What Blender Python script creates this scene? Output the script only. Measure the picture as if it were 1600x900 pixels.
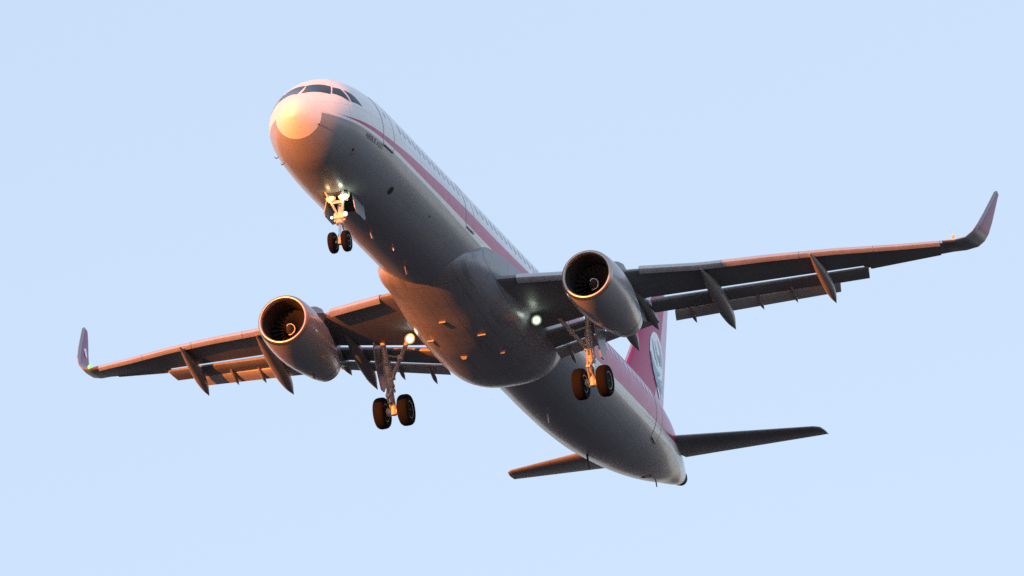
import bpy, bmesh, math, random
from mathutils import Vector, Matrix
random.seed(7)
R = math.radians
sc = bpy.context.scene
for o in list(bpy.data.objects): bpy.data.objects.remove(o)

# ------------------------------------------------------------------ pose of the aircraft (x aft, y starboard, z up)
ALT = 159.367
M3 = Matrix(((0.99862953, -0.00000000, 0.05233596), (0.00000000, 1.00000000, 0.00000000), (-0.05233596, 0.00000000, 0.99862953)))

# ------------------------------------------------------------------ camera
cam_d = bpy.data.cameras.new('camera'); cam = bpy.data.objects.new('camera', cam_d); sc.collection.objects.link(cam)
cR = Vector((0.31727423, -0.94716085, -0.04715273)); cF = Vector((0.90601767, 0.28805502, 0.31009077)); cU = cR.cross(cF)
cm = Matrix((cR, cU, -cF)).transposed().to_4x4()
cm.translation = Vector((-436.96453, -146.74941, -157.66741 + ALT))
cam.matrix_world = cm
cam_d.sensor_width = 36; cam_d.lens = 488.38; cam_d.clip_start = 1; cam_d.clip_end = 60000
sc.camera = cam

# ------------------------------------------------------------------ sky and sun
SUN_AZ, SUN_EL = R(23.5), R(3.3)            # in the aircraft's own axes: to starboard of the nose, above its deck line
s_air = Vector((-math.cos(SUN_EL) * math.cos(SUN_AZ), math.cos(SUN_EL) * math.sin(SUN_AZ), math.sin(SUN_EL)))
s_w = (M3 @ s_air).normalized()
print('sun world elevation', math.degrees(math.asin(s_w.z)))
SKY_HAZE = (1.53, 1.95, 2.55, 1)            # an even, pale evening haze lies over the clear-sky gradient
world = bpy.data.worlds.new('World'); sc.world = world; world.use_nodes = True
nt = world.node_tree; nt.nodes.clear()
sky = nt.nodes.new('ShaderNodeTexSky'); sky.sky_type = 'NISHITA'; sky.sun_disc = False
sky.sun_elevation = math.asin(s_w.z); sky.sun_rotation = math.atan2(s_w.x, s_w.y)
sky.altitude = 100; sky.air_density = 1.0; sky.dust_density = 0.6; sky.ozone_density = 1.0
tint = nt.nodes.new('ShaderNodeMix'); tint.data_type = 'RGBA'; tint.blend_type = 'MULTIPLY'; tint.inputs[0].default_value = 1
tint.inputs[7].default_value = (1.0, .812, .828, 1)
bg = nt.nodes.new('ShaderNodeBackground'); bg.inputs[1].default_value = 0.15
out = nt.nodes.new('ShaderNodeOutputWorld')
nt.links.new(sky.outputs[0], tint.inputs[6]); haze_mix = nt.nodes.new('ShaderNodeMix'); haze_mix.data_type = 'RGBA'; haze_mix.inputs[0].default_value = .62
haze_mix.inputs[7].default_value = SKY_HAZE; nt.links.new(tint.outputs[2], haze_mix.inputs[6]); nt.links.new(haze_mix.outputs[2], bg.inputs[0]); nt.links.new(bg.outputs[0], out.inputs[0])
sun_d = bpy.data.lights.new('sun', 'SUN'); sun = bpy.data.objects.new('sun', sun_d); sc.collection.objects.link(sun)
sun_d.energy = 4.7; sun_d.angle = R(0.5); sun_d.color = (.90, .20, .018)
sun.rotation_mode = 'QUATERNION'; sun.rotation_quaternion = s_w.to_track_quat('Z', 'Y'); sun.location = (0, 0, 300)
sc.view_settings.view_transform = 'Standard'; sc.view_settings.look = 'None'; sc.view_settings.gamma = 1
sc.view_settings.exposure = 1.42
sc.cycles.use_denoising = False
sc.cycles.use_adaptive_sampling = False
sc.cycles.sample_clamp_indirect = 0.6

# ------------------------------------------------------------------ materials
def mat(name, col, rough=.4, metal=0., coat=0., emit=None, es=0.):
    m = bpy.data.materials.new(name); m.use_nodes = True
    b = m.node_tree.nodes['Principled BSDF']
    b.inputs['Base Color'].default_value = (*col, 1); b.inputs['Roughness'].default_value = rough; b.inputs['Metallic'].default_value = metal
    b.inputs['Coat Weight'].default_value = coat; b.inputs['Coat Roughness'].default_value = .12
    if emit: b.inputs['Emission Color'].default_value = (*emit, 1); b.inputs['Emission Strength'].default_value = es
    return m
class NG:                                     # small node-graph helper
    def __init__(s, m): s.nt = m.node_tree; s.b = m.node_tree.nodes['Principled BSDF']
    def n(s, t, **k):
        a = s.nt.nodes.new(t)
        for q, v in k.items(): setattr(a, q, v)
        return a
    def put(s, sock, v):
        if isinstance(v, (int, float)): sock.default_value = v
        elif isinstance(v, tuple): sock.default_value = v
        else: s.nt.links.new(v, sock)
    def math(s, op, a, b=0., c=None):
        x = s.n('ShaderNodeMath', operation=op); s.put(x.inputs[0], a); s.put(x.inputs[1], b)
        if c is not None: s.put(x.inputs[2], c)
        return x.outputs[0]
    def mix(s, f, a, b, mode='MIX'):
        x = s.n('ShaderNodeMix', data_type='RGBA', blend_type=mode); s.put(x.inputs[0], f); s.put(x.inputs[6], a); s.put(x.inputs[7], b)
        return x.outputs[2]
    def xyz(s):
        tc = s.n('ShaderNodeTexCoord'); sp = s.n('ShaderNodeSeparateXYZ'); s.nt.links.new(tc.outputs['Object'], sp.inputs[0])
        return tc.outputs['Object'], sp.outputs
    def curve(s, x, pts, x1=45., z0=-3., z1=4.):      # z as a piecewise function of x
        c = s.n('ShaderNodeFloatCurve'); cv = c.mapping.curves[0]
        P = [(a / x1, (z - z0) / (z1 - z0)) for a, z in pts]
        cv.points[0].location = P[0]; cv.points[1].location = P[-1]
        for q in P[1:-1]: cv.points.new(*q)
        for p in cv.points: p.handle_type = 'AUTO_CLAMPED'
        c.mapping.update()
        s.put(c.inputs['Value'], s.math('DIVIDE', x, x1))
        return s.math('MULTIPLY_ADD', c.outputs[0], z1 - z0, z0)
    def noise(s, vec, scale, detail=4, stretch=None):
        if stretch:
            mp = s.n('ShaderNodeMapping'); mp.inputs['Scale'].default_value = stretch; s.put(mp.inputs[0], vec); vec = mp.outputs[0]
        t = s.n('ShaderNodeTexNoise'); s.put(t.inputs['Vector'], vec); t.inputs['Scale'].default_value = scale; t.inputs['Detail'].default_value = detail
        return t.outputs[0]

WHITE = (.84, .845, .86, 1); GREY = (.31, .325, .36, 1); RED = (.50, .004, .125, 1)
def grime(g, vec, col, amt=.25):
    a = g.noise(vec, 1.3, 6, (.25, 1., 1.)); b = g.noise(vec, 7., 4, (.3, 1., 1.))
    f = g.math('MULTIPLY_ADD', g.math('ADD', a, b), amt, 1. - amt)
    return g.mix(1., col, g.comb(f), 'MULTIPLY')
def comb(s, f):
    c = s.n('ShaderNodeCombineColor'); 
    for i in range(3): s.put(c.inputs[i], f)
    return c.outputs[0]
NG.comb = comb
def seams(g, x, step, w):                     # thin dark joints between skin panels, across the x axis
    fr = g.math('FRACT', g.math('DIVIDE', x, step))
    return g.math('LESS_THAN', fr, w / step)

def fuselage_paint():
    m = mat('fuselage_paint', (.8, .8, .8), .36, 0, .30); g = NG(m); g.b.inputs['Specular IOR Level'].default_value = .45; vec, o = g.xyz(); x, y, z = o[0], o[1], o[2]
    bot = g.curve(x, [(0, -.14), (1.37, -.14), (2.5, -.165), (4.4, -.13), (9, -.11), (18, -.12), (30, -.15), (33.7, -.10), (36.5, .06), (39, .36), (41, .75), (43, 1.2), (45, 1.6)])
    top = g.curve(x, [(0, -.16), (1.37, -.14), (2., -.12), (2.55, -.08), (3.47, -.0), (4.54, .06), (5.5, .11), (7.2, .23), (9, .30), (10.7, .37), (13, .42), (18, .44), (22, .55), (26, 1.0), (29, 2.2), (31, 3.4), (45, 3.9)])
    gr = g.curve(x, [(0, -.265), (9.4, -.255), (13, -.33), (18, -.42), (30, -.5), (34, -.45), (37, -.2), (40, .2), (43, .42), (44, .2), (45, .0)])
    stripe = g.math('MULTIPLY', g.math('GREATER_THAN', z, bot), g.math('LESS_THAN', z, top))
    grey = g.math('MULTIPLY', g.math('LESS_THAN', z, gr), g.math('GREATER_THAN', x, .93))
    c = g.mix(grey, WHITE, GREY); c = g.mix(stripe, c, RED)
    c = grime(g, vec, c, .16)
    ang = g.math('ARCTAN2', y, z)
    sm = g.math('MULTIPLY', g.math('MAXIMUM', seams(g, x, 2.13, .024), seams(g, g.math('ADD', ang, 6.5), .47, .011)), .34)
    c = g.mix(sm, c, (.12, .12, .13, 1))
    g.put(g.b.inputs['Base Color'], c)
    g.put(g.b.inputs['Roughness'], g.math('MULTIPLY_ADD', g.noise(vec, 3, 4), .2, .25))
    return m
def plain_paint(name, col, rough=.4, coat=.2, amt=.3):
    m = mat(name, col[:3], rough, 0, coat); g = NG(m); vec, o = g.xyz()
    g.put(g.b.inputs['Base Color'], grime(g, vec, col, amt))
    g.put(g.b.inputs['Roughness'], g.math('MULTIPLY_ADD', g.noise(vec, 4, 4), .25, rough - .12))
    return m
def fairing_panels():
    m = mat('fairing_panel_paint', GREY[:3], .38, 0, .25); g = NG(m); vec, o = g.xyz()
    c = grime(g, vec, GREY, .28)
    sm = g.math('MAXIMUM', seams(g, o[0], 1.45, .022), seams(g, g.math('ADD', o[1], 9.), .78, .018))
    st = g.noise(vec, 2.2, 5, (.09, 1.6, 1.))                        # oil and dirt streaks drawn aft
    c = g.mix(g.math('MULTIPLY', g.math('GREATER_THAN', st, .60), .30), c, (.10, .095, .085, 1))
    c = g.mix(g.math('MULTIPLY', sm, .5), c, (.05, .05, .055, 1))
    g.put(g.b.inputs['Base Color'], c); g.put(g.b.inputs['Roughness'], g.math('MULTIPLY_ADD', g.noise(vec, 4, 4), .25, .26))
    return m
def wing_paint():
    m = mat('wing_paint', (.3, .3, .3), .45, 0, .1); g = NG(m); vec, o = g.xyz()
    c = grime(g, vec, (.21, .215, .225, 1), .4)
    ay = g.math('ABSOLUTE', o[1])
    sm = g.math('MAXIMUM', seams(g, ay, 1.37, .02), seams(g, g.math('SUBTRACT', o[0], g.math('MULTIPLY', ay, .5)), .9, .015))
    c = g.mix(g.math('MULTIPLY', sm, .4), c, (.05, .05, .05, 1))
    g.put(g.b.inputs['Base Color'], c); return m
def winglet_paint():
    m = mat('winglet_paint', (.5, .05, .15), .4, 0, 0.); g = NG(m); g.b.inputs['Specular IOR Level'].default_value = .5; vec, o = g.xyz()
    f = g.math('GREATER_THAN', o[2], g.math('MULTIPLY_ADD', g.math('SUBTRACT', o[0], 26.), .1, 1.75))
    le = g.math('LESS_THAN', g.math('SUBTRACT', o[0], g.math('MULTIPLY_ADD', g.math('SUBTRACT', o[2], 1.95), .83, 25.85)), .2)
    c = grime(g, vec, g.mix(f, (.21, .215, .225, 1), g.mix(le, (.26, .016, .13, 1), (.30, .32, .40, 1))), .2)
    g.put(g.b.inputs['Base Color'], c); return m
def fin_paint():
    m = mat('fin_paint', (.5, .05, .15), .4, 0, .05); g = NG(m); g.b.inputs['Specular IOR Level'].default_value = .32; vec, o = g.xyz()
    g.put(g.b.inputs['Base Color'], grime(g, vec, RED, .14)); return m

M_FUS = fuselage_paint(); M_WING = wing_paint(); M_WL = winglet_paint(); M_FIN = fin_paint()
M_WHITE = plain_paint('white_paint', WHITE, .33, .35, .12)
M_PANEL = fairing_panels()
M_GREY = plain_paint('grey_paint', GREY, .38, .25, .25)
M_NAC = plain_paint('nacelle_paint', (.36, .36, .38, 1), .33, .4, .22)
M_FAIR = plain_paint('fairing_paint', (.24, .24, .25, 1), .4, .2, .3)
M_TAB = plain_paint('sunlit_tab_paint', (.52, .52, .53, 1), .42, .1, .3)  # lighter than the flap: stronger sun on the tabs put into the colour
M_RUD = plain_paint('rudder_sheen_paint', (.50, .12, .30, 1), .3, .6, .14)  # lavender sky sheen mixed into the rudder's base colour
M_SLAT = plain_paint('slat_metal_paint', (.60, .59, .61, 1), .35, .2, .12)
M_SLAT.node_tree.nodes['Principled BSDF'].inputs['Metallic'].default_value = .7
M_LIP = mat('polished_lip', (.52, .43, .38), .38, 1.)
M_DARK = mat('dark_interior', (.02, .02, .024), .6)
M_DUCT = plain_paint('inlet_duct', (.05, .05, .055, 1), .5, 0., .3)
M_BLADE = mat('fan_titanium', (.03, .03, .033), .5, .3)
M_TYRE = plain_paint('tyre_rubber', (.012, .011, .011, 1), .8, 0., .4)
M_TYRE.node_tree.nodes['Principled BSDF'].inputs['Specular IOR Level'].default_value = .05
M_RIM = plain_paint('rim_alloy', (.42, .42, .43, 1), .4, 0., .3)
M_GEAR = plain_paint('gear_enamel', (.55, .54, .52, 1), .35, .2, .35)
M_CHROME = mat('oleo_chrome', (.75, .75, .75), .15, 1.)
M_GLASS = mat('cockpit_glass', (.012, .025, .055), .08, 0, .2)
M_CABIN = mat('cabin_glass', (.07, .09, .13), .15, 0, .5)
M_TRIM = plain_paint('door_trim', (.50, .50, .54, 1), .4, 0., .15)
M_LETTER = mat('lettering', (.035, .035, .04), .5)
M_EWHITE = plain_paint('emblem_white', (.84, .87, .90, 1), .3, .5, .1)
M_TEAL = plain_paint('emblem_teal', (.05, .26, .38, 1), .3, .2, .1)
M_SEAL = mat('window_seal', (.10, .10, .11), .5)
M_LAMPW = mat('lamp_white', (.05, .05, .05), .3, emit=(.92, 1., .95), es=2.5)
M_LAMPY = mat('lamp_warm', (.05, .05, .04), .3, emit=(1., .62, .22), es=2.2)
M_BOWL = mat('lamp_glow', (.08, .08, .07), .3, emit=(.75, 1., .62), es=.35)  # this and the next three: emissive falloff imitating glare around the lenses
M_GLOW2 = mat('lamp_glow_mid', (.08, .08, .07), .3, emit=(.7, 1., .55), es=.17)
M_GLOW3 = mat('lamp_glow_rim', (.08, .08, .07), .3, emit=(.6, 1., .45), es=.06)
M_GLOWY = mat('lamp_glow_warm', (.08, .08, .07), .3, emit=(1., .55, .15), es=.35)
M_NAVG = mat('lamp_green', (.1, .8, .2), .3, emit=(.15, 1., .2), es=.5)
M_NAVR = mat('lamp_red', (.9, .2, .05), .3, emit=(1., .22, .02), es=.6)

# ------------------------------------------------------------------ mesh helpers
def obj(name, bm, m, parent, sharp=40, fix=True):
    if fix: bmesh.ops.recalc_face_normals(bm, faces=bm.faces)
    me = bpy.data.meshes.new(name); bm.to_mesh(me); bm.free()
    for p in me.polygons: p.use_smooth = True
    me.set_sharp_from_angle(angle=R(sharp))
    for k in (m if isinstance(m, (list, tuple)) else [m]): me.materials.append(k)
    o = bpy.data.objects.new(name, me); sc.collection.objects.link(o)
    if parent is not None: o.parent = parent
    return o
def loft(bm, rings, close=True, cap0=True, cap1=True):
    V = [[bm.verts.new(p) for p in r] for r in rings]; n = len(V[0])
    for a, b in zip(V[:-1], V[1:]):
        for i in range(n if close else n - 1):
            j = (i + 1) % n
            try: bm.faces.new((a[i], a[j], b[j], b[i]))
            except ValueError: pass
    if close and cap0: bm.faces.new(V[0])
    if close and cap1: bm.faces.new(V[-1][::-1])
    return bm
def tube(bm, pts, rad, n=10, sx=1.):
    pts = [Vector(p) for p in pts]; rings = []
    for i, p in enumerate(pts):
        d = (pts[min(i + 1, len(pts) - 1)] - pts[max(i - 1, 0)]).normalized()
        a = d.cross(Vector((0, 1, 0)) if abs(d.y) < .9 else Vector((1, 0, 0))).normalized(); b = d.cross(a)
        r = rad[i] if isinstance(rad, (list, tuple)) else rad
        rings.append([p + (a * math.cos(t) * r + b * math.sin(t) * r * sx) for t in [2 * math.pi * k / n for k in range(n)]])
    return loft(bm, rings)
def lathe(bm, prof, origin, axis, n=40, close=False):
    """prof: list of (s along axis, radius)"""
    axis = Vector(axis).normalized(); a = axis.cross(Vector((0, 0, 1)) if abs(axis.z) < .9 else Vector((1, 0, 0))).normalized(); b = axis.cross(a); O = Vector(origin)
    rings = [[O + axis * s + (a * math.cos(2 * math.pi * k / n) + b * math.sin(2 * math.pi * k / n)) * max(r, 1e-4) for k in range(n)] for s, r in prof]
    if close: rings.append(rings[0])
    if close:
        V = [[bm.verts.new(p) for p in r] for r in rings[:-1]]
        for i in range(len(V)):
            A, B = V[i], V[(i + 1) % len(V)]
            for k in range(n): bm.faces.new((A[k], A[(k + 1) % n], B[(k + 1) % n], B[k]))
        return bm
    return loft(bm, rings)
def box(bm, c, s, rot=None):
    c = Vector(c); m = rot if rot is not None else Matrix.Identity(3)
    v = [bm.verts.new(c + m @ Vector((x * s[0] / 2, y * s[1] / 2, z * s[2] / 2))) for x in (-1, 1) for y in (-1, 1) for z in (-1, 1)]
    for f in ((0, 1, 3, 2), (4, 6, 7, 5), (0, 4, 5, 1), (2, 3, 7, 6), (0, 2, 6, 4), (1, 5, 7, 3)): bm.faces.new([v[i] for i in f])
    return bm
def prism(bm, poly, thick):                   # a flat plate from an outline (list of Vectors), given its thickness vector
    t = Vector(thick); A = [bm.verts.new(Vector(p) - t / 2) for p in poly]; B = [bm.verts.new(Vector(p) + t / 2) for p in poly]; n = len(A)
    bm.faces.new(A); bm.faces.new(B[::-1])
    for i in range(n): bm.faces.new((A[i], A[(i + 1) % n], B[(i + 1) % n], B[i]))
    return bm
def pchip(xs, ys):
    h = [b - a for a, b in zip(xs[:-1], xs[1:])]; d = [(b - a) / k for a, b, k in zip(ys[:-1], ys[1:], h)]; m = [d[0]]
    for i in range(1, len(xs) - 1):
        if d[i - 1] * d[i] > 0:
            w1 = 2 * h[i] + h[i - 1]; w2 = h[i] + 2 * h[i - 1]; m.append((w1 + w2) / (w1 / d[i - 1] + w2 / d[i]))
        else: m.append(0.)
    m.append(d[-1])
    def f(x):
        i = 0
        while i < len(h) - 1 and x > xs[i + 1]: i += 1
        t = (x - xs[i]) / h[i]
        return (1 + 2 * t) * (1 - t) ** 2 * ys[i] + t * (1 - t) ** 2 * h[i] * m[i] + t * t * (3 - 2 * t) * ys[i + 1] + t * t * (t - 1) * h[i] * m[i + 1]
    return f
def lerp(tab, y):
    for (a, *p), (b, *q) in zip(tab[:-1], tab[1:]):
        if y <= b or (b, *q) == tab[-1]:
            t = (y - a) / (b - a); return [u + (v - u) * t for u, v in zip(p, q)]

# ------------------------------------------------------------------ ground (far below, unlit fields the belly looks down on)
gm = mat('ground_fields', (.06, .06, .05), .95); g = NG(gm); vec, o_ = g.xyz()
g.put(g.b.inputs['Base Color'], g.mix(g.noise(vec, .004, 6), (.014, .032, .038, 1), (.022, .042, .046, 1)))
bm = bmesh.new(); S = 30000; V = [bm.verts.new(p) for p in ((-S, -S, 0), (S, -S, 0), (S, S, 0), (-S, S, 0))]; bm.faces.new(V)
gd = obj('ground', bm, gm, None); gd['kind'] = 'structure'; gd['label'] = 'dark open fields far below the flying aircraft'; gd['category'] = 'ground'

# ------------------------------------------------------------------ the airliner
air = bpy.data.objects.new('airliner', None); sc.collection.objects.link(air)
mw = M3.to_4x4(); mw.translation = Vector((0, 0, ALT)); air.matrix_world = mw
air['label'] = 'twin-engined white airliner with magenta stripe, grey belly and wheels down, flying in pale sky'
air['category'] = 'airliner'

# ---- fuselage surface
XT = [.2, .23, .3, .5, .8, 1.15, 1.5, 2.05, 2.5, 3.0, 3.5, 4, 5, 6, 7, 29, 31, 34, 37, 39, 41, 42.5, 43.5, 44.2, 44.5]
ZT = [-.36, -.18, -.04, .20, .44, .69, .94, 1.37, 1.66, 1.86, 1.98, 2.08, 2.19, 2.25, 2.27, 2.27, 2.27, 2.25, 2.18, 2.06, 1.84, 1.62, 1.43, 1.26, 1.1]
ZB = [-.36, -.54, -.64, -.84, -1.05, -1.24, -1.39, -1.57, -1.66, -1.72, -1.77, -1.81, -1.85, -1.87, -1.87, -1.87, -1.83, -1.62, -1.20, -.84, -.38, .05, .32, .54, .66]
HW = [0, .16, .29, .51, .75, 1.00, 1.22, 1.48, 1.65, 1.76, 1.83, 1.88, 1.94, 1.97, 1.975, 1.975, 1.975, 1.93, 1.74, 1.48, 1.08, .75, .5, .31, .2]
SQ = [math.sqrt(x - .2) for x in XT]
fT, fB, fW = pchip(SQ, ZT), pchip(SQ, ZB), pchip(SQ, HW)
def sec(x):
    s = math.sqrt(max(x - .2, 0)); return fT(s), fB(s), fW(s)
def fus(x, th, off=0.):
    T, B, w = sec(x); h = (T - B) / 2
    p = Vector((x, w * math.sin(th), (T + B) / 2 + h * math.cos(th)))
    if off:
        e = .01; a = fus(x + e, th) - fus(max(x - e, .2), th); b = fus(x, th + .01) - fus(x, th - .01)
        n = b.cross(a); n.normalize()
        c = Vector((0, p.y, p.z - (T + B) / 2))
        if n.dot(c) < 0: n = -n
        p = p + n * off
    return p
def th_of(x, z, side):
    T, B, w = sec(x); c = max(-1, min(1, (z - (T + B) / 2) / ((T - B) / 2))); return side * math.acos(c)
def skin(x, z, side, off=0.): return fus(x, th_of(x, z, side), off)
NS = 96
def ring(x): return [fus(x, 2 * math.pi * k / NS) for k in range(NS)]
XR = .93
bm = bmesh.new()
rn = [.2 + (XR - .2) * (i / 26) ** 2 for i in range(1, 27)]
V0 = bm.verts.new((.2, 0, -.36)); prev = None
for x in rn:
    cur = [bm.verts.new(p) for p in ring(x)]
    for k in range(NS):
        j = (k + 1) % NS
        bm.faces.new((V0, cur[k], cur[j]) if prev is None else (prev[k], cur[k], cur[j], prev[j]))
    prev = cur
obj('radome', bm, M_WHITE, air)
bm = bmesh.new()
xs = [XR + .004] + [XR + .004 + (7 - XR) * (i / 50) ** 1.3 for i in range(1, 51)] + [7 + i * .55 for i in range(1, 41)] + [29 + i * .25 for i in range(1, 63)]
xs = [x for x in xs if x <= 44.5] + [44.5]
xs = sorted(set(xs))
xs = [x for i, x in enumerate(xs) if i == 0 or x - xs[i - 1] > 1e-3]
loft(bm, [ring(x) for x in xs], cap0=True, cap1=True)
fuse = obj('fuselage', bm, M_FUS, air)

def patch(bm, corners, off, nu=10, nv=8):     # bilinear patch on the fuselage skin between four (x, th) corners
    G = []
    for i in range(nu + 1):
        u = i / nu; row = []
        for j in range(nv + 1):
            v = j / nv
            x = sum(w * c[0] for w, c in zip(((1 - u) * (1 - v), u * (1 - v), u * v, (1 - u) * v), corners))
            t = sum(w * c[1] for w, c in zip(((1 - u) * (1 - v), u * (1 - v), u * v, (1 - u) * v), corners))
            row.append(bm.verts.new(fus(x, t, off)))
        G.append(row)
    for i in range(nu):
        for j in range(nv): bm.faces.new((G[i][j], G[i + 1][j], G[i + 1][j + 1], G[i][j + 1]))
    return bm
def th_yz(p, side):
    T, B, w = sec(p[0]); return side * abs(math.atan2(abs(p[1]) / w, (p[2] - (T + B) / 2) / ((T - B) / 2)))
PANES = [[(1.80, .045, 1.16), (2.04, .81, 1.14), (1.65, .94, .71), (1.06, .10, .62)],
         [(2.07, .91, 1.09), (2.25, 1.11, 1.07), (2.25, 1.46, .56), (1.76, 1.01, .76)],
         [(2.36, 1.22, 1.03), (2.60, 1.40, .95), (2.92, 1.67, .58), (2.37, 1.51, .58)]]
for side in (-1, 1):
    for P in PANES:
        c = [(p[0], th_yz(p, side)) for p in P]
        cx = sum(a for a, _ in c) / 4; ct = sum(b for _, b in c) / 4
        f = obj('cockpit_window', patch(bmesh.new(), c, .010), M_GLASS, air)
        cs = [(cx + (a - cx) * 1.07, ct + (b - ct) * 1.08) for a, b in c]
        obj('window_seal', patch(bmesh.new(), cs, .005), M_SEAL, f)

def window_disc(x0, z0, side, w=.125, h=.185, off=.006):
    bm = bmesh.new(); c = bm.verts.new(skin(x0, z0, side, off)); V = []
    for k in range(14):
        t = 2 * math.pi * k / 14; cx, sx = math.cos(t), math.sin(t)
        V.append(bm.verts.new(skin(x0 + w * math.copysign(abs(cx) ** .7, cx), z0 + h * math.copysign(abs(sx) ** .7, sx), side, off)))
    for k in range(14): bm.faces.new((c, V[k], V[(k + 1) % 14]))
    return bm
DOORS = [(4.55, 5.58), (13.45, 14.35), (25.1, 25.95), (36.0, 36.9)]
wx = []; x = 6.5
while x < 35.6 and len(wx) < 50:
    if all(not (a - .2 < x < b + .2) for a, b in DOORS): wx.append(x)
    x += .535
for side in (-1, 1):
    for x in wx: obj('cabin_window', window_disc(x, .96, side), M_CABIN, air)

def strip(bm, path, side, w, off):            # ribbon along (x, z) points on the skin
    n = len(path); L = []; Rr = []
    for i, (x, z) in enumerate(path):
        a = path[max(i - 1, 0)]; b = path[min(i + 1, n - 1)]
        if path[0] == path[-1] and i in (0, n - 1): a, b = path[-2], path[1]
        d = Vector((b[0] - a[0], b[1] - a[1])).normalized(); q = Vector((-d.y, d.x)) * w / 2
        L.append(bm.verts.new(skin(x + q.x, z + q.y, side, off))); Rr.append(bm.verts.new(skin(x - q.x, z - q.y, side, off)))
    for i in range(n - 1): bm.faces.new((L[i], L[i + 1], Rr[i + 1], Rr[i]))
    return bm
def rrect(x0, x1, z0, z1, r=.14, n=5):
    P = []
    for cx, cz, a in ((x1 - r, z0 + r, -90), (x1 - r, z1 - r, 0), (x0 + r, z1 - r, 90), (x0 + r, z0 + r, 180)):
        for k in range(n + 1): t = R(a + 90 * k / n); P.append((cx + r * math.cos(t), cz + r * math.sin(t)))
    # densify
    Q = []
    P.append(P[0])
    for a, b in zip(P[:-1], P[1:]):
        m = max(1, int(math.hypot(b[0] - a[0], b[1] - a[1]) / .12))
        for k in range(m): Q.append((a[0] + (b[0] - a[0]) * k / m, a[1] + (b[1] - a[1]) * k / m))
    Q.append(Q[0]); return Q
ZD = [(-.26, 1.60), (-.20, 1.55), (-.18, 1.5), (-.48, 1.25)]
for side in (-1, 1):
    for (a, b), (z0, z1) in zip(DOORS, ZD):
        bm = bmesh.new(); nu, nv = 5, 14; G = [[bm.verts.new(skin(a + (b - a) * i / nu, z0 + (z1 - z0) * j / nv, side, .004)) for j in range(nv + 1)] for i in range(nu + 1)]
        for i in range(nu):
            for j in range(nv): bm.faces.new((G[i][j], G[i + 1][j], G[i + 1][j + 1], G[i][j + 1]))
        d = obj('cabin_door', bm, M_FUS, air)
        obj('door_edge', strip(bmesh.new(), rrect(a, b, z0, z1), side, .055, .008), M_TRIM, d)
        obj('door_window', window_disc((a + b) / 2, 1.0, side, .07, .12, .009), M_CABIN, d)
        bm = bmesh.new(); tube(bm, [skin(a + .06 + k * (b - a - .12) / 6, z0 - .04, side, .03) for k in range(7)], .018, 6)
        obj('door_shadow_line', bm, M_SEAL, d)  # dark bar standing in for the shadow line below the door

# ---- lettering below the stripe
def lettering(txt, x0, z0, width, side):
    cu = bpy.data.curves.new('lettering', 'FONT'); cu.body = txt; cu.size = 1; cu.resolution_u = 3
    to = bpy.data.objects.new('lettering', cu); sc.collection.objects.link(to)
    dg = bpy.context.evaluated_depsgraph_get(); me = to.evaluated_get(dg).to_mesh()
    xsv = [v.co.x for v in me.vertices]; k = width / (max(xsv) - min(xsv)); mn = min(xsv)
    bm = bmesh.new(); bm.from_mesh(me); to.to_mesh_clear() if hasattr(to, 'to_mesh_clear') else None
    for v in bm.verts:
        u = (v.co.x - mn) * k; x = x0 + (u if side < 0 else width - u)
        v.co = skin(x, z0 + v.co.y * k * 1.0, side, .006)
    bpy.data.objects.remove(to); bpy.data.curves.remove(cu)
    return obj('lettering', bm, M_LETTER, air, fix=False)
lettering('AIRBUS A321', 3.15, -.50, 1.42, -1)

# ---- wing-to-body fairing
FX = [13.3, 13.7, 14.3, 15.2, 16.5, 18, 20, 22, 23.2, 24, 24.6, 25, 25.2]
FB = [-1.6, -1.72, -1.88, -2.06, -2.27, -2.5, -2.68, -2.70, -2.62, -2.45, -2.2, -1.95, -1.75]
FW = [.6, 1.25, 1.72, 1.97, 2.10, 2.24, 2.36, 2.4, 2.32, 2.12, 1.85, 1.55, 1.2]
bB, bW = pchip(FX, FB), pchip(FX, FW)
fz0 = pchip([13.3, 14.9, 15.6, 17, 22, 25.2], [-1.3, -.75, -.35, -.2, -.3, -.9])
def fair(x, t):
    n = 2.5; c, s = math.cos(t), math.sin(t); B, W = bB(x), bW(x); T = fz0(x)
    if c < 0: return Vector((x, W * math.copysign(abs(s) ** .8, s) * (1 - .12 * abs(c)), T - c * .35))
    return Vector((x, W * math.copysign(abs(s) ** (2 / n), s), T + (B - T) * abs(c) ** (2 / n)))
bm = bmesh.new(); loft(bm, [[fair(13.3 + 11.9 * (i / 60), 2 * math.pi * k / 72) for k in range(72)] for i in range(61)])
bf = obj('belly_fairing', bm, M_PANEL, air)

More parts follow.
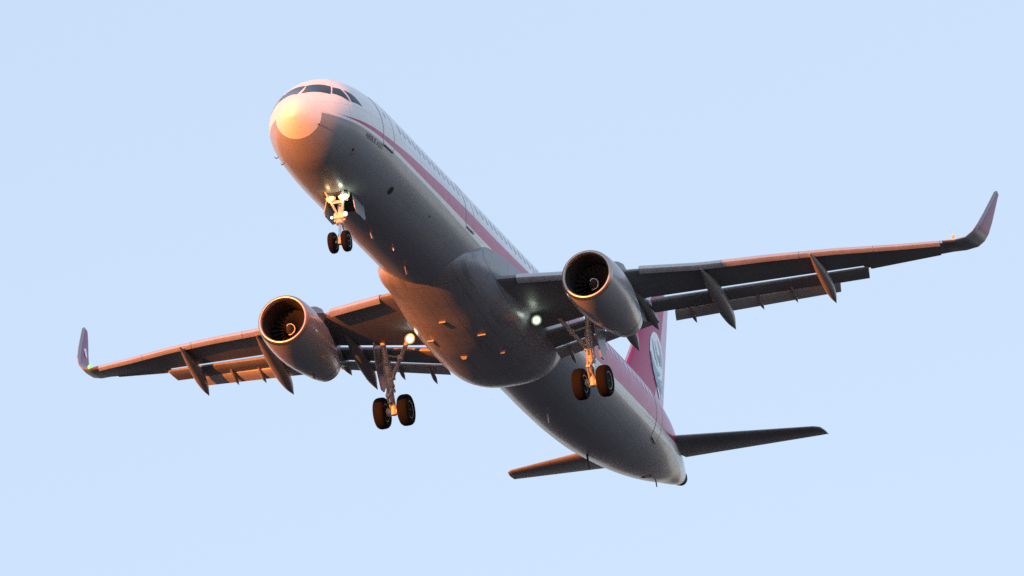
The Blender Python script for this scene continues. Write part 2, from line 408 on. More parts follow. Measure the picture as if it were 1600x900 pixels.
# ---- wings
LEZ = [(1.5, -1.22), (2.0, -1.12), (2.5, -1.04), (4.0, -.85), (5.3, -.70), (6.3, -.52), (8.5, -.25), (10.7, .18), (12.8, .53), (14.9, .81), (16.36, 1.03)]
def LE(y): return 16.6 + .576 * (y - 2), lerp(LEZ, y)[0]
LIP = [(1.5, 21.35, -1.53), (2.1, 21.35, -1.45), (6.3, 21.35, -.84), (6.5, 21.5, -.79), (13.40, 24.75, .50), (13.45, 24.97, .48), (16.36, 26.36, 1.17)]
TH = [(1.5, .80), (2.1, .74), (6.3, .44), (13.4, .24), (16.36, .16)]
def section(y, side, dle=(0, 0), n=14):
    xl, zl = LE(y); xl += dle[0]; zl += dle[1]; xt, zt = lerp(LIP, y); t = lerp(TH, y)[0]
    P = []
    us = [(1 - math.cos(math.pi * i / n)) / 2 for i in range(n + 1)]
    sh = lambda u: (2.969 * math.sqrt(u) - 1.26 * u - 3.516 * u * u + 2.843 * u ** 3 - 1.036 * u ** 4)   # NACA thickness form, peak 1
    for u in us[::-1]: P.append((u, .55 * t * sh(u * .72) * (1 - u) + (.30 * t * u if y < 13.42 else .04 * u)))
    for u in us[1:]: P.append((u, -.14 * t * sh(u) if u < 1 else 0.))
    return [Vector((xl + (xt - xl) * u, side * y, zl + (zt - zl) * u + w)) for u, w in P]
def slat_section(y, side):
    x0, z0 = LE(y); k = .62 + .38 * (16.4 - y) / 14.
    prof = [(.62, .225), (.45, .205), (.28, .165), (.13, .10), (.03, .03), (0, -.03), (.03, -.095), (.10, -.18), (.17, -.235), (.20, -.22), (.15, -.09), (.16, -.01), (.30, .09), (.62, .205)]
    return [Vector((x0 + a * k, side * y, z0 + .02 + b * k)) for a, b in prof]
def strip_body(bm, y0, a0, b0, y1, a1, b1, side, t0, t1, skew=.0):
    """flap-like body: nose (x,z) a and tail (x,z) b at span y0 and y1; skew shifts the tail's span (square-cut ends)"""
    rings = []
    prof = [(1, .0), (.8, .35), (.5, .8), (.25, 1.0), (.08, .8), (0, .15), (.03, -.35), (.2, -.6), (.5, -.45), (.8, -.2), (1, -.06)]
    for y, a, b, t in ((y0, a0, b0, t0), ((y0 + y1) / 2, tuple((p + q) / 2 for p, q in zip(a0, a1)), tuple((p + q) / 2 for p, q in zip(b0, b1)), (t0 + t1) / 2), (y1, a1, b1, t1)):
        dx, dz = b[0] - a[0], b[1] - a[1]; L = math.hypot(dx, dz); nx, nz = -dz / L, dx / L
        rings.append([Vector((a[0] + dx * u + nx * w * t, side * (y + skew * u), a[1] + dz * u + nz * w * t)) for u, w in prof])
    return loft(bm, rings)
def canoe(bm, y, pts, side, kz=1.3, n=14):
    xs_, zs_, rs_ = [p[0] for p in pts], [p[1] for p in pts], [p[2] for p in pts]
    fz, fr = pchip(xs_, zs_), pchip(xs_, rs_); rings = []
    for i in range(25):
        x = xs_[0] + (xs_[-1] - xs_[0]) * i / 24; r = max(fr(x), .004); z = fz(x)
        rings.append([Vector((x, side * y + r * math.sin(t), z + kz * r * math.cos(t))) for t in [2 * math.pi * k / n for k in range(n)]])
    return loft(bm, rings)
for side in (-1, 1):
    ys = [1.5, 2.1, 2.6, 3.3, 4.2, 5.2, 6.3, 6.5, 7.5, 8.5, 9.6, 10.7, 11.8, 12.8, 13.40, 13.45, 14.2, 14.9, 15.6, 16.36]
    bm = bmesh.new(); loft(bm, [section(y, side, (.22 if 2.6 < y < 16.2 else .05, -.03)) for y in ys])
    w = obj('wing', bm, M_WING, air, 35)
    w['label'] = ('port' if side < 0 else 'starboard') + ' wing with dark grey underside'
    for a, b in ((2.62, 5.0), (6.55, 9.2), (9.22, 11.7), (11.72, 14.1), (14.12, 16.28)):
        bm = bmesh.new(); loft(bm, [slat_section(a + (b - a) * i / 6, side) for i in range(7)])
        obj('slat', bm, M_SLAT, w, 50)
    # flaps: inboard and outboard, each with its tab
    bm = bmesh.new(); strip_body(bm, 2.12, (21.60, -1.52), (22.86, -1.645), 6.12, (21.60, -.89), (22.32, -1.07), side, .16, .14); obj('flap', bm, M_WING, w)
    bm = bmesh.new(); strip_body(bm, 2.12, (22.93, -1.67), (23.55, -1.84), 6.12, (22.40, -1.10), (22.95, -1.24), side, .08, .07); obj('flap_tab', bm, M_TAB, w)
    bm = bmesh.new(); strip_body(bm, 6.25, (21.58, -.885), (22.47, -1.02), 13.55, (24.88, .49), (25.52, .30), side, .15, .09, -.15); obj('flap', bm, M_WING, w)
    bm = bmesh.new(); strip_body(bm, 6.80, (22.70, -.945), (23.33, -1.11), 12.42, (25.02, .165), (25.62, -.03), side, .075, .06, -.16); obj('flap_tab', bm, M_TAB, w)
    bm = bmesh.new(); strip_body(bm, 13.60, (24.55, .58), (25.08, .47), 15.95, (25.75, 1.09), (26.20, 1.05), side, .05, .04); obj('aileron', bm, M_WING, w)
    # flap track fairings
    for y, pts in ((12.14, [(22.2, .28, .02), (22.9, .17, .12), (23.6, .03, .18), (24.3, -.14, .20), (24.9, -.34, .14), (25.35, -.54, .01)]),
                   (8.54, [(20.4, -.42, .02), (21.2, -.52, .15), (22.1, -.67, .24), (23.0, -.88, .26), (23.8, -1.10, .19), (24.48, -1.33, .01)]),
                   (5.93, [(20.6, -.85, .02), (21.4, -.88, .16), (22.2, -.98, .21), (22.9, -1.13, .16), (23.49, -1.31, .01)]),
                   (5.05, [(20.2, -1.0, .02), (21.2, -1.12, .18), (22.1, -1.32, .24), (23.0, -1.58, .20), (23.78, -1.90, .01)])):
        obj('flap_track_fairing', canoe(bmesh.new(), y, pts, side), M_FAIR, w)
    for y, x, z in ((10.81, 24.93, -.47), (9.62, 24.58, -.69), (7.3, 23.75, -1.15), (3.87, 23.51, -1.80), (2.68, 23.64, -2.09)):
        obj('tab_hinge_fairing', canoe(bmesh.new(), y, [(x - 1.0, z + .40, .015), (x - .7, z + .27, .06), (x - .35, z + .13, .075), (x, z, .006)], side, 1.25, 10), M_FAIR, w)
    # blended winglet
    WLT = [(0, 24.87, 16.36, 1.06, 26.36, 16.36, 1.17, .16, 0.), (1, 25.12, 16.75, 1.13, 26.62, 16.8, 1.26, .15, 8), (2, 25.42, 17.1, 1.30, 26.85, 17.18, 1.42, .14, 25), (3, 25.62, 17.33, 1.58, 27.05, 17.37, 1.68, .125, 48),
           (4, 25.85, 17.47, 1.95, 27.2, 17.49, 2.0, .11, 68), (5, 26.3, 17.58, 2.5, 27.4, 17.58, 2.5, .09, 79), (6, 26.88, 17.69, 3.2, 27.65, 17.67, 3.18, .065, 80), (7, 27.23, 17.75, 3.62, 27.78, 17.73, 3.60, .05, 80), (8, 27.5, 17.775, 3.76, 27.82, 17.755, 3.70, .02, 80)]
    rings = []
    for i in range(33):
        q = 8 * i / 32; _, = (0,)
        xl, yl, zl, xt, yt, zt, t, cant = lerp(WLT, q); ny, nz = -math.sin(R(cant)), math.cos(R(cant)); rg = []
        us = [(1 - math.cos(math.pi * k / 10)) / 2 for k in range(11)]
        sh = lambda u: (2.969 * math.sqrt(u) - 1.26 * u - 3.516 * u * u + 2.843 * u ** 3 - 1.036 * u ** 4)
        for u, sg in [(u, .55) for u in us[::-1]] + [(u, -.45) for u in us[1:-1]]:
            h = sg * t * sh(u); rg.append(Vector((xl + (xt - xl) * u, side * (yl + (yt - yl) * u + ny * h), zl + (zt - zl) * u + nz * h)))
        rings.append(rg)
    bm = bmesh.new(); loft(bm, rings); wl = obj('winglet', bm, M_WL, w, 50)
    for face in (-1,):                        # white oval with teal strokes on both faces of the winglet
        bm = bmesh.new(); c0 = Vector((26.98, side * (17.585 + face * .035), 2.62)); V = []
        for k in range(20):
            t = 2 * math.pi * k / 20; V.append(bm.verts.new(c0 + Vector((.13 * math.cos(t) + .16 * math.sin(t), side * .10 * math.sin(t), .38 * math.sin(t)))))
        bm.faces.new(V); obj('emblem', bm, M_EWHITE, wl, fix=False)
    # lamps
    bm = bmesh.new(); bmesh.ops.create_uvsphere(bm, u_segments=12, v_segments=8, radius=.09 if side > 0 else .07, matrix=Matrix.Translation((25.16, side * 16.72, 1.20 if side > 0 else 1.28)))
    obj('navigation_light', bm, M_NAVG if side > 0 else M_NAVR, w)
    bm = bmesh.new()
    lathe(bm, [(-.02, .01), (-.02, .15), (.02, .18), (.16, .13), (.22, .04)], (19.86, side * 2.43, -1.69), (1, 0, .05), 20)
    lh = obj('landing_light', bm, M_GEAR, w)
    bm = bmesh.new(); lathe(bm, [(0, .005), (-.012, .08), (0, .145)], (19.832, side * 2.43, -1.69), (-1, 0, -.05), 20); obj('lens', bm, M_LAMPW, lh) if False else None
    bm.free() if bm.is_valid else None
    bm = bmesh.new(); bmesh.ops.create_uvsphere(bm, u_segments=16, v_segments=10, radius=.105, matrix=Matrix.Translation((19.79, side * 2.43, -1.70)) @ Matrix.Diagonal((.35, 1, 1, 1)))
    L = obj('lamp_lens', bm, M_LAMPW, w)
    for r0, r1, e_ in ((.09, .135, M_BOWL), (.134, .168, M_GLOW2), (.167, .20, M_GLOW3)):  # added rings, dimmer outwards, imitate the glare around the lens
        bm = bmesh.new(); lathe(bm, [(r0 * -.12, r0), (r1 * -.12, r1), (.03 - r1 * .1, r1), (.03 - r0 * .1, r0)], (19.825, side * 2.43, -1.695), (1, 0, .05), 24, True); obj('lamp_glow', bm, e_, w)
    pl = bpy.data.lights.new('landing_beam', 'POINT'); pl.energy = .5; pl.color = (.85, 1, .80); pl.shadow_soft_size = .10
    po = bpy.data.objects.new('landing_beam', pl); sc.collection.objects.link(po); po.parent = air; po.location = (19.60, side * 2.43, -1.74)

# ---- engines
AX = Vector((1, 0, -.045)).normalized()
for side in (-1, 1):
    O = Vector((15.40, side * 5.78, -1.97))
    bm = bmesh.new()
    lathe(bm, [(.13, .978), (.5, 1.03), (1.0, 1.06), (1.7, 1.06), (2.4, 1.01), (3.1, .91), (3.7, .80), (4.2, .70), (4.18, .66), (3.0, .70), (1.6, .70), (1.25, .79)], O, AX, 56)
    # drop the end caps so that the duct stays open
    for f in [f for f in bm.faces if len(f.verts) > 8]: bm.faces.remove(f)
    e = obj('engine', bm, M_NAC, air, 40)
    bm = bmesh.new(); pr = [(.13, .978), (.05, .945), (.012, .905), (0, .87), (.02, .835), (.10, .80), (.16, .79)]
    lathe(bm, pr, O, AX, 56)
    for f in [f for f in bm.faces if len(f.verts) > 8]: bm.faces.remove(f)
    obj('inlet_lip', bm, M_LIP, e, 60)
    bm = bmesh.new(); lathe(bm, [(.16, .79), (.45, .77), (.8, .785), (1.28, .80)], O, AX, 56)
    for f in [f for f in bm.faces if len(f.verts) > 8]: bm.faces.remove(f)
    obj('inlet_duct', bm, M_DUCT, e)
    a = AX.cross(Vector((0, 1, 0))).normalized(); b = AX.cross(a)
    bm = bmesh.new()
    for k in range(22):
        t = 2 * math.pi * k / 22; G = []
        for i in range(6):
            r = .20 + .58 * i / 5; tw = R(25 + 38 * i / 5); c = .10 + .05 * i / 5; row = []
            for sg in (-1, 1):
                dt = sg * c * math.sin(tw) / r; ds = sg * c * math.cos(tw)
                row.append(bm.verts.new(O + AX * (1.05 + ds) + (a * math.cos(t + dt) + b * math.sin(t + dt)) * r))
            G.append(row)
        for i in range(5): bm.faces.new((G[i][0], G[i + 1][0], G[i + 1][1], G[i][1]))
    fan = obj('fan', bm, M_BLADE, e, fix=False)
    bm = bmesh.new(); lathe(bm, [(1.22, .001), (1.22, .8)], O, AX, 40); obj('fan_case', bm, M_DARK, e)
    bm = bmesh.new(); lathe(bm, [(.62, .004), (.66, .05), (.74, .10), (.85, .16), (1.0, .215), (1.2, .24)], O, AX, 28); obj('spinner', bm, M_DUCT, e)
    bm = bmesh.new(); sp = []
    for i in range(30):
        q = i / 29; s_ = .645 + .34 * q; r_ = (.04 + .175 * min(1, q * 1.02) ** .8) + .006; t = 4.7 + 5.2 * q
        sp.append(O + AX * s_ + (a * math.cos(t) + b * math.sin(t)) * r_)
    tube(bm, sp, .017, 6); obj('spinner_spiral', bm, M_WHITE, e)
    bm = bmesh.new(); lathe(bm, [(4.205, .705), (4.45, .645), (4.72, .58), (4.72, .545), (4.3, .58), (3.6, .55)], O, AX, 48)
    for f in [f for f in bm.faces if len(f.verts) > 8]: bm.faces.remove(f)
    obj('exhaust_nozzle', bm, M_BLADE if False else M_NAC, e)
    bm = bmesh.new(); lathe(bm, [(3.4, .001), (3.4, .56)], O, AX, 40); obj('turbine_face', bm, M_DARK, e)
    # strake inboard on the cowl
    s0 = O + AX * 1.3
    q = Vector((0, -side * math.sin(R(50)), math.cos(R(50))))
    bm = bmesh.new(); prism(bm, [s0 + q * 1.0, s0 + AX * .9 + q * 1.0, s0 + AX * .8 + q * 1.30, s0 + AX * .45 + q * 1.26], (0, .02 * math.cos(R(50)), .02)); obj('strake', bm, M_NAC, e)
    # pylon from the cowl up to the leading edge
    bm = bmesh.new(); rings = []
    for x, zt_, zb_, wd in ((17.0, -.98, -1.3, .04), (17.6, -.80, -1.3, .15), (18.3, -.48, -1.3, .20), (18.9, -.24, -1.3, .20), (19.5, -.12, -1.2, .2), (20.3, -.35, -1.35, .2), (21.0, -.9, -1.75, .17), (21.8, -1.0, -1.55, .12), (22.6, -1.12, -1.32, .03)):
        rings.append([Vector((x, side * 5.78 + y_, z_)) for y_, z_ in ((-wd, zb_), (wd, zb_), (wd, (zt_ * 2 + zb_) / 3), (wd * .6, zt_ - .03), (0, zt_), (-wd * .6, zt_ - .03), (-wd, (zt_ * 2 + zb_) / 3))])
    loft(bm, rings); obj('pylon', bm, M_WING, e, 50)
    bm = bmesh.new(); strip_pts = [O + AX * s + (a * math.cos(t) + b * math.sin(t)) * r for s, t, r in [(.3 + .13 * k, 0, 0) for k in range(1)]]
    bm.free()
    # cowl latches and drain along the keel
    bm = bmesh.new(); p = O + AX * 3.3 + Vector((0, 0, -.90)); box(bm, p, (.30, .04, .14)); obj('drain_mast', bm, M_FAIR, e)

# ---- tail: fin, rudder, tailplanes
def foil_ring(xl, xt, t, axis, at, u0=0., u1=1., n=10):
    us = [u0 + (u1 - u0) * (1 - math.cos(math.pi * k / n)) / 2 for k in range(n + 1)]
    sh = lambda u: (2.969 * math.sqrt(max(u, 0)) - 1.26 * u - 3.516 * u * u + 2.843 * u ** 3 - 1.036 * u ** 4)
    pts = [(u, .5 * t * sh(u)) for u in us[::-1]] + [(u, -.5 * t * sh(u)) for u in us[(1 if u0 == 0 else 0):]]
    if axis == 'fin': return [Vector((xl + (xt - xl) * u, h, at)) for u, h in pts]
    return [Vector((xl + (xt - xl) * u, at[0], at[1] + h + (u - .5) * (xt - xl) * .07)) for u, h in pts]   # trimmed nose down
def fin_st(z): return 38.86 + (z - 4.34) / 1.147, 42.44 + (z - 2.3) * .238
FT = lambda xl, xt: .095 * (xt - xl)
bm = bmesh.new(); rings = []
for z in [1.6, 2.2, 3.0, 4, 5, 6, 7, 7.75]:
    xl, xt = fin_st(z)
    if z < 3.0: xl -= (3.0 - z) * .5
    rings.append(foil_ring(xl, xt, FT(xl, xt), 'fin', z, 0, .70))
loft(bm, rings); fin = obj('fin', bm, M_FIN, air, 50)
bm = bmesh.new(); loft(bm, [foil_ring(*fin_st(z), FT(*fin_st(z)), 'fin', z, .706, 1.) for z in [2.35, 4, 6, 7.75]]); obj('rudder', bm, M_RUD, fin, 50)
bm = bmesh.new(); loft(bm, [foil_ring(fin_st(z)[0] + .0, fin_st(z)[1], FT(*fin_st(z)), 'fin', z, 0, .7) for z in (7.755, 7.86)]); obj('fin_cap', bm, M_WHITE, fin, 50)
bm = bmesh.new()
rg = []
for z in [3.0, 4, 5, 6, 7, 7.7]:
    xl, xt = fin_st(z); rg.append([Vector((xl - .06, 0, z)), Vector((xl + .10, .065, z)), Vector((xl + .16, 0, z)), Vector((xl + .10, -.065, z))])
loft(bm, rg); obj('leading_edge', bm, M_SLAT, fin)
def fin_pt(x, z, side, off=.012):
    xl, xt = fin_st(z); u = max(0.001, min(1, (x - xl) / (xt - xl)))
    sh = 2.969 * math.sqrt(u) - 1.26 * u - 3.516 * u * u + 2.843 * u ** 3 - 1.036 * u ** 4
    return Vector((x, side * (.5 * FT(xl, xt) * sh + off), z))
def fin_poly(outline, side, off):
    bm = bmesh.new(); cx = sum(p[0] for p in outline) / len(outline); cz = sum(p[1] for p in outline) / len(outline)
    prev = None
    c = bm.verts.new(fin_pt(cx, cz, side, off)); rows = []
    for q in (.25, .5, .75, 1.): rows.append([bm.verts.new(fin_pt(cx + (x - cx) * q, cz + (z - cz) * q, side, off)) for x, z in outline])
    n = len(outline)
    for i in range(n):
        j = (i + 1) % n; bm.faces.new((c, rows[0][i], rows[0][j]))
        for A, B in zip(rows[:-1], rows[1:]): bm.faces.new((A[i], B[i], B[j], A[j]))
    return bm
def fin_stroke(path, w, side, off):
    bm = bmesh.new(); n = len(path); L = []; Q = []
    for i, (x, z) in enumerate(path):
        a_ = path[max(i - 1, 0)]; b_ = path[min(i + 1, n - 1)]; d = Vector((b_[0] - a_[0], b_[1] - a_[1])).normalized()
        k = w * (.25 + .75 * math.sin(math.pi * min(1, max(0, (i + .6) / n)))) / 2
        L.append(bm.verts.new(fin_pt(x - d.y * k, z + d.x * k, side, off))); Q.append(bm.verts.new(fin_pt(x + d.y * k, z - d.x * k, side, off)))
    for i in range(n - 1): bm.faces.new((L[i], L[i + 1], Q[i + 1], Q[i]))
    return bm
def bez(p0, p1, p2, n=14):
    return [((1 - t) ** 2 * p0[0] + 2 * t * (1 - t) * p1[0] + t * t * p2[0], (1 - t) ** 2 * p0[1] + 2 * t * (1 - t) * p1[1] + t * t * p2[1]) for t in [i / n for i in range(n + 1)]]
for side in (-1, 1):
    E0 = (41.62, 4.78)
    disc = [(E0[0] + .98 * math.cos(t), E0[1] + .98 * math.sin(t)) for t in [2 * math.pi * k / 40 for k in range(40)]]
    em = obj('emblem', fin_poly(disc, side, .012), M_EWHITE, fin, fix=False)
    for path, wd in ((bez((40.70, 4.72), (40.95, 3.95), (42.0, 4.20)), .20), (bez((40.82, 4.30), (41.3, 3.62), (42.2, 4.0)), .17), (bez((41.1, 3.95), (41.6, 3.45), (42.4, 3.86)), .15),
                     (bez((41.35, 5.35), (41.5, 4.9), (41.95, 4.7)), .06), (bez((41.9, 5.0), (42.05, 4.75), (42.2, 4.6)), .10), (bez((41.4, 3.62), (41.8, 3.95), (42.35, 3.5)), .13),
                     (bez((41.0, 5.35), (41.15, 4.7), (41.75, 4.45)), .07), (bez((41.7, 5.5), (42.3, 5.2), (42.45, 4.6)), .06), (bez((41.75, 3.75), (42.0, 3.55), (42.1, 3.3)), .09)):
        obj('emblem_stroke', fin_stroke(path, wd * 1.5, side, .030), M_TEAL, em, fix=False)
    for path, wd in ((bez((41.35, 3.80), (41.75, 3.75), (42.0, 3.20)), .26), (bez((41.6, 3.9), (42.1, 3.7), (42.3, 3.3)), .2)):
        obj('emblem_stroke', fin_stroke(path, wd * 1.5, side, .022), M_EWHITE, em, fix=False)

HT = [(.5, 39.05, 42.15, .66, .34), (1.0, 39.35, 42.27, .76, .32), (6.0, 42.18, 43.42, 1.36, .13), (6.2, 42.42, 43.44, 1.385, .10), (6.26, 42.75, 43.46, 1.39, .05)]
for side in (-1, 1):
    def hr(y, u0, u1):
        xl, xt, z, t = lerp(HT, y); return foil_ring(xl, xt, t, 'h', (side * y, z), u0, u1)
    bm = bmesh.new(); loft(bm, [hr(y, 0, .70) for y in (.5, 1.0, 2, 3, 4, 5, 6.0, 6.2, 6.26)]); tp = obj('tailplane', bm, M_WING, air, 50)
    bm = bmesh.new(); loft(bm, [hr(y, .708, 1.) for y in (.95, 2, 3, 4, 5, 6.0)]); obj('elevator', bm, M_WING, tp, 50)
    bm = bmesh.new(); loft(bm, [hr(y, .700, 1.) for y in (6.01, 6.2, 6.255)]); obj('tip_cap', bm, M_WING, tp, 50)
bm = bmesh.new(); lathe(bm, [(44.40, .30), (44.62, .24), (44.62, .17), (44.3, .16)], (0, 0, .88), (1, 0, 0), 24); obj('exhaust_pipe', bm, M_DARK, air)
# ---- landing gear
def wheel(parent, c, r, w, side_face):
    y = Vector((0, 1, 0)); h = w / 2
    bm = bmesh.new()
    prof = [(-h * .80, r * .56), (-h * .98, r * .68), (-h, r * .80), (-h * .92, r * .90), (-h * .66, r * .972), (-h * .3, r * .998), (-.03 * w, r), (.03 * w, r), (h * .3, r * .998), (h * .66, r * .972), (h * .92, r * .90), (h, r * .80), (h * .98, r * .68), (h * .80, r * .56)]
    gro = []
    for s, rr in prof: gro.append((s, rr))
    lathe(bm, gro, c, y, 40); t = obj('tyre', bm, M_TYRE, parent, 60)
    bm = bmesh.new(); lathe(bm, [(-h * .82, .02), (-h * .55, r * .16), (-h * .50, r * .38), (-h * .78, r * .50), (-h * .84, r * .565), (h * .84, r * .565), (h * .78, r * .50), (h * .50, r * .38), (h * .55, r * .16), (h * .82, .02)], c, y, 32)
    for k in range(8):
        a_ = 2 * math.pi * k / 8
        for sg in (-1, 1): box(bm, Vector(c) + Vector((math.cos(a_) * r * .3, sg * h * .56, math.sin(a_) * r * .3)), (.05, .03, .05))
    obj('wheel_rim', bm, M_RIM, parent, 50)
# nose gear
ng = bpy.data.objects.new('nose_gear', None); sc.collection.objects.link(ng); ng.parent = air
AXN = Vector((5.04, 0, -3.55))
for sg in (-1, 1): wheel(ng, AXN + Vector((0, sg * .25, 0)), .385, .225, sg)
top = Vector((5.35, 0, -1.75)); mid = Vector((5.13, 0, -2.85))
bm = bmesh.new(); tube(bm, [top, mid + (top - mid) * .05], [.12, .115], 14); tube(bm, [mid + (top - mid) * .18, mid], [.145, .145], 14); obj('strut', bm, M_GEAR, ng)
bm = bmesh.new(); tube(bm, [mid, AXN + Vector((.02, 0, .08))], .065, 12); obj('oleo', bm, M_CHROME, ng)
bm = bmesh.new(); tube(bm, [AXN + Vector((0, -.2, 0)), AXN + Vector((0, .2, 0))], .06, 12); tube(bm, [AXN + Vector((.02, 0, .16)), AXN + Vector((0, 0, -.09))], [.09, .085], 12); obj('axle', bm, M_GEAR, ng)
bm = bmesh.new(); kn = mid + Vector((.34, 0, -.28))
for sg in (-1, 1): tube(bm, [mid + Vector((.1, sg * .06, .05)), kn + Vector((0, sg * .03, 0))], .028, 8); tube(bm, [kn + Vector((0, sg * .03, 0)), AXN + Vector((.06, sg * .06, .12))], .028, 8)
obj('torque_link', bm, M_GEAR, ng)
bm = bmesh.new()
for sg in (-1, 1): tube(bm, [Vector((4.55, sg * .33, -1.78)), Vector((5.18, sg * .08, -2.5))], .045, 8)
tube(bm, [Vector((4.86, -.22, -2.12)), Vector((4.86, .22, -2.12))], .04, 8); obj('drag_strut', bm, M_GEAR, ng)
bm = bmesh.new()
for sg in (-1, 1): tube(bm, [mid + Vector((-.02, sg * .17, .10)), mid + Vector((-.02, sg * .17, .42))], .05, 8)
box(bm, mid + Vector((-.05, 0, .25)), (.2, .36, .12)); obj('steering_collar', bm, M_GEAR, ng)
bm = bmesh.new(); tube(bm, [Vector((4.98, -.36, -2.02)), Vector((4.98, .36, -2.02))], .035, 8); obj('lamp_bracket', bm, M_GEAR, ng)
def lamp(parent, p, r, lens_m, name='headlamp'):
    p = Vector(p); f = Vector((-1, 0, -.12)).normalized()
    bm = bmesh.new(); lathe(bm, [(0.0, r * 1.12), (-.03, r * 1.12), (-.10, r * .8), (-.15, r * .3)], p, f, 20); h = obj(name, bm, M_GEAR, parent)
    bm = bmesh.new(); lathe(bm, [(.02, r * .72), (.04, r * .55), (.055, r * .3), (.06, .01)], p, f, 20); obj(name.replace('lamp', 'lamp_lens'), bm, lens_m, parent)
    bm = bmesh.new(); lathe(bm, [(.004, r * 1.05), (.012, r * .7), (.014, .01)], p, f, 20); obj('lamp_glow', bm, M_GLOWY if lens_m is M_LAMPY else M_BOWL, parent)  # added glowing disc imitating the lamp's glare
lamp(ng, (4.90, .25, -1.88), .165, M_LAMPY); lamp(ng, (4.86, -.25, -1.84), .20, M_LAMPW)
lamp(ng, (4.97, -.25, -2.55), .085, M_LAMPW, 'turnoff_lamp'); lamp(ng, (4.97, .25, -2.62), .05, M_LAMPW, 'turnoff_lamp')
for y_, c_, e_ in ((.30, (1, .66, .25), 1.8), (-.32, (.80, 1., .72), 2.2)):
    pl = bpy.data.lights.new('taxi_beam', 'POINT'); pl.energy = e_; pl.color = c_; pl.shadow_soft_size = .1
    po = bpy.data.objects.new('taxi_beam', pl); sc.collection.objects.link(po); po.parent = air; po.location = (4.68, y_, -2.12)
for sg in (-1, 1):
    bm = bmesh.new(); prism(bm, [(5.15, sg * .48, -1.80), (6.35, sg * .48, -1.84), (6.25, sg * .56, -2.35), (6.05, sg * .58, -2.45), (5.25, sg * .58, -2.43), (5.10, sg * .57, -2.3)], (0, .035, 0)); obj('gear_door', bm, M_GREY, ng)
bm = bmesh.new(); box(bm, (5.55, 0, -1.845), (1.9, .86, .05)); obj('wheel_well_shade', bm, M_DARK, ng)  # flat dark plate standing in for the shade inside the open bay
# main gear
for side in (-1, 1):
    mg = bpy.data.objects.new('main_gear', None); sc.collection.objects.link(mg); mg.parent = air
    AXM = Vector((21.93, side * 3.82, -3.585))
    for sg in (-1, 1): wheel(mg, AXM + Vector((0, sg * .46, 0)), .585, .42, sg)
    top = Vector((21.2, side * 3.93, -1.15)); md = Vector((21.72, side * 3.85, -2.80))
    bm = bmesh.new(); tube(bm, [top, top + (md - top) * .35, top + (md - top) * .4, md + (top - md) * .05, md], [.10, .11, .155, .155, .145], 16); tube(bm, [md, md + (top - md) * -.07], [.17, .17], 16); obj('strut', bm, M_GEAR, mg)
    bm = bmesh.new(); tube(bm, [md, AXM + Vector((0, 0, .1))], .095, 14); obj('oleo', bm, M_CHROME, mg)
    bm = bmesh.new(); tube(bm, [AXM + Vector((0, -.46, 0)), AXM + Vector((0, .46, 0))], .085, 12); tube(bm, [AXM + Vector((-.02, 0, .2)), AXM + Vector((0, 0, -.13))], [.125, .115], 14)
    for sg in (-1, 1): lathe(bm, [(-.06, .16), (.06, .16)], AXM + Vector((0, sg * .2, 0)), (0, 1, 0), 16)
    obj('axle', bm, M_GEAR, mg)
    bm = bmesh.new(); st0 = Vector((20.96, side * 2.86, -1.22)); st1 = Vector((21.62, side * 3.74, -2.36)); stm = (st0 + st1) / 2
    tube(bm, [st0, stm, st1], [.085, .075, .085], 10); tube(bm, [stm + Vector((.02, 0, .02)), (top + md) / 2 + Vector((0, 0, .42))], .035, 8)
    for p in (st0, stm, st1): box(bm, p, (.2, .17, .17))
    obj('side_stay', bm, M_GEAR, mg)
    bm = bmesh.new(); kn = md + Vector((-.38, 0, -.36))
    for sg in (-1, 1): tube(bm, [md + Vector((-.1, sg * .09, .0)), kn + Vector((0, sg * .04, 0))], .04, 8); tube(bm, [kn + Vector((0, sg * .04, 0)), AXM + Vector((-.08, sg * .09, .15))], .04, 8)
    box(bm, kn, (.1, .14, .08)); obj('torque_link', bm, M_GEAR, mg)
    bm = bmesh.new(); random.seed(3)
    for k in range(4):
        o_ = Vector((-.12 + .02 * k, side * (.07 - .05 * k), 0)); tube(bm, [top + o_ + (md - top) * .3, top + o_ + (md - top) * .6 + Vector((-.04 + .02 * k, .02, 0)), md + o_ + Vector((-.03, 0, -.1)), AXM + Vector((-.13, side * (.1 - .07 * k), .14))], .018, 6)
    for q in (.45, .7, .93): p = top + (md - top) * q; lathe(bm, [(-.05, .175), (.05, .175)], p, md - top, 14)
    obj('brake_hose', bm, M_RIM, mg)
    bm = bmesh.new(); yo = side * 4.22
    prism(bm, [(20.95, yo - side * .02, -1.0), (22.2, yo - side * .02, -.95), (22.30, yo, -1.7), (22.22, yo + side * .01, -2.5), (22.05, yo, -2.72), (21.75, yo, -2.72), (21.35, yo, -2.2), (21.0, yo, -1.5)], (0, .05, 0)); obj('leg_door', bm, M_GREY, mg)

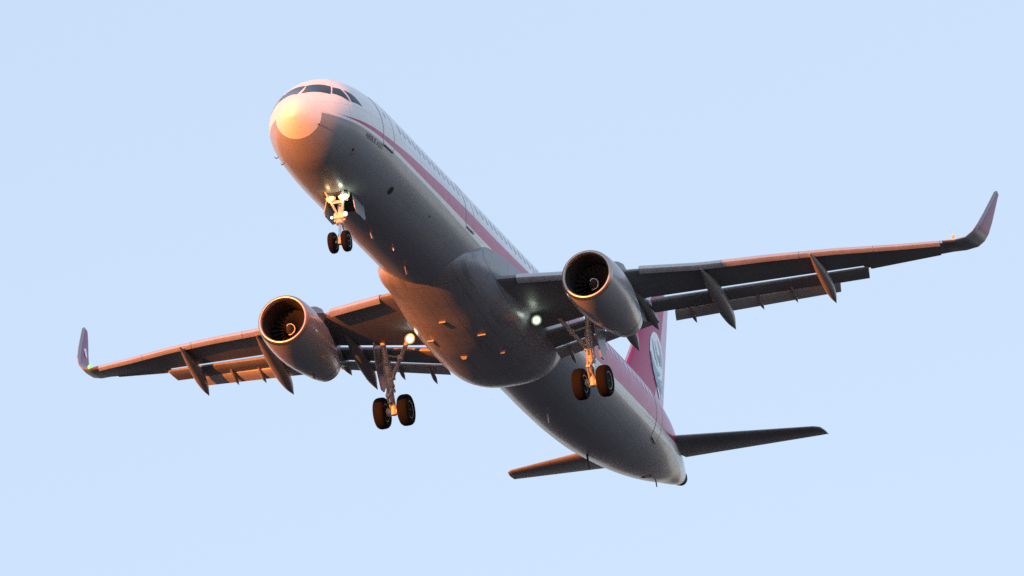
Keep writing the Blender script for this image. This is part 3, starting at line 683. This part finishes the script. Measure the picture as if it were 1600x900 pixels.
# ---- small things on the skin
def blade(name, x, z_top, h, c, parent, y=0., m=M_FAIR, lean=.25):
    bm = bmesh.new(); prism(bm, [(x, y, z_top + .05), (x + c, y, z_top + .05), (x + c + lean * h * .8, y, z_top - h), (x + c * .45 + lean * h, y, z_top - h)], (0, .03, 0)); return obj(name, bm, m, parent)
blade('blade_antenna', 8.7, -1.87, .16, .30, air, .1, M_TRIM); blade('drain_mast', 10.35, -1.86, .13, .12, air, -.18, M_WHITE); blade('drain_mast', 28.7, -1.86, .32, .14, air, .15, M_WHITE)
blade('blade_antenna', 34.4, -1.55, .42, .22, air, .5, M_DARK, .5); blade('drain_mast', 41.3, -.30, .17, .12, air, 0, M_DARK, .5)
blade('blade_antenna', 12.3, -1.87, .25, .32, air, .05, M_FAIR)
for x, y, z, sx, sy in ((18.4, -.79, -2.52, .07, .30), (18.52, 1.2, -2.42, .06, .24), (16.98, .23, -2.375, .05, .24)):
    bm = bmesh.new(); box(bm, (x, y, z), (sx, sy, .06)); obj('air_scoop', bm, M_FAIR, bf)
for x, y, z in ((20.02, -1.02, -2.60), (19.85, .39, -2.68)):
    bm = bmesh.new(); prism(bm, [(x, y - .14, z + .03), (x, y + .14, z + .03), (x + .06, y + .07, z - .09), (x + .06, y - .07, z - .09)], (.05, 0, 0)); obj('air_scoop', bm, M_FAIR, bf)
def skin_disc(name, x, y, z, r, m):
    T, B, w = sec(x); side = -1 if y < 0 else 1; th = side * abs(math.atan2(abs(y) / w, (z - (T + B) / 2) / ((T - B) / 2))); bm = bmesh.new(); n = 12
    hh = (T - B) / 2; V = [bm.verts.new(fus(x + r * math.cos(2 * math.pi * k / n), th + r / w * math.sin(2 * math.pi * k / n), .006)) for k in range(n)]; bm.faces.new(V); return obj(name, bm, m, air, fix=False)
skin_disc('static_port', 2.82, -1.34, -1.06, .06, M_DARK); skin_disc('outflow_valve', 6.63, -1.41, -1.25, .16, M_DARK); skin_disc('static_port', 10.26, -1.63, -.97, .05, M_DARK)
skin_disc('outflow_valve', 39.7, -.16, -.69, .22, M_DARK)
for x, y, z in ((.85, -.74, -.72), (2.9, 1.28, -1.16), (3.2, 1.59, -.77), (2.9, -1.28, -1.16)):
    bm = bmesh.new(); p = Vector((x, y, z)); q = Vector((0, y, z + .2)).normalized(); tube(bm, [p - q * .02, p + q * .07, p + q * .08 + Vector((-.15, 0, 0))], [.022, .016, .012], 8); obj('pitot_probe', bm, M_LETTER, air)
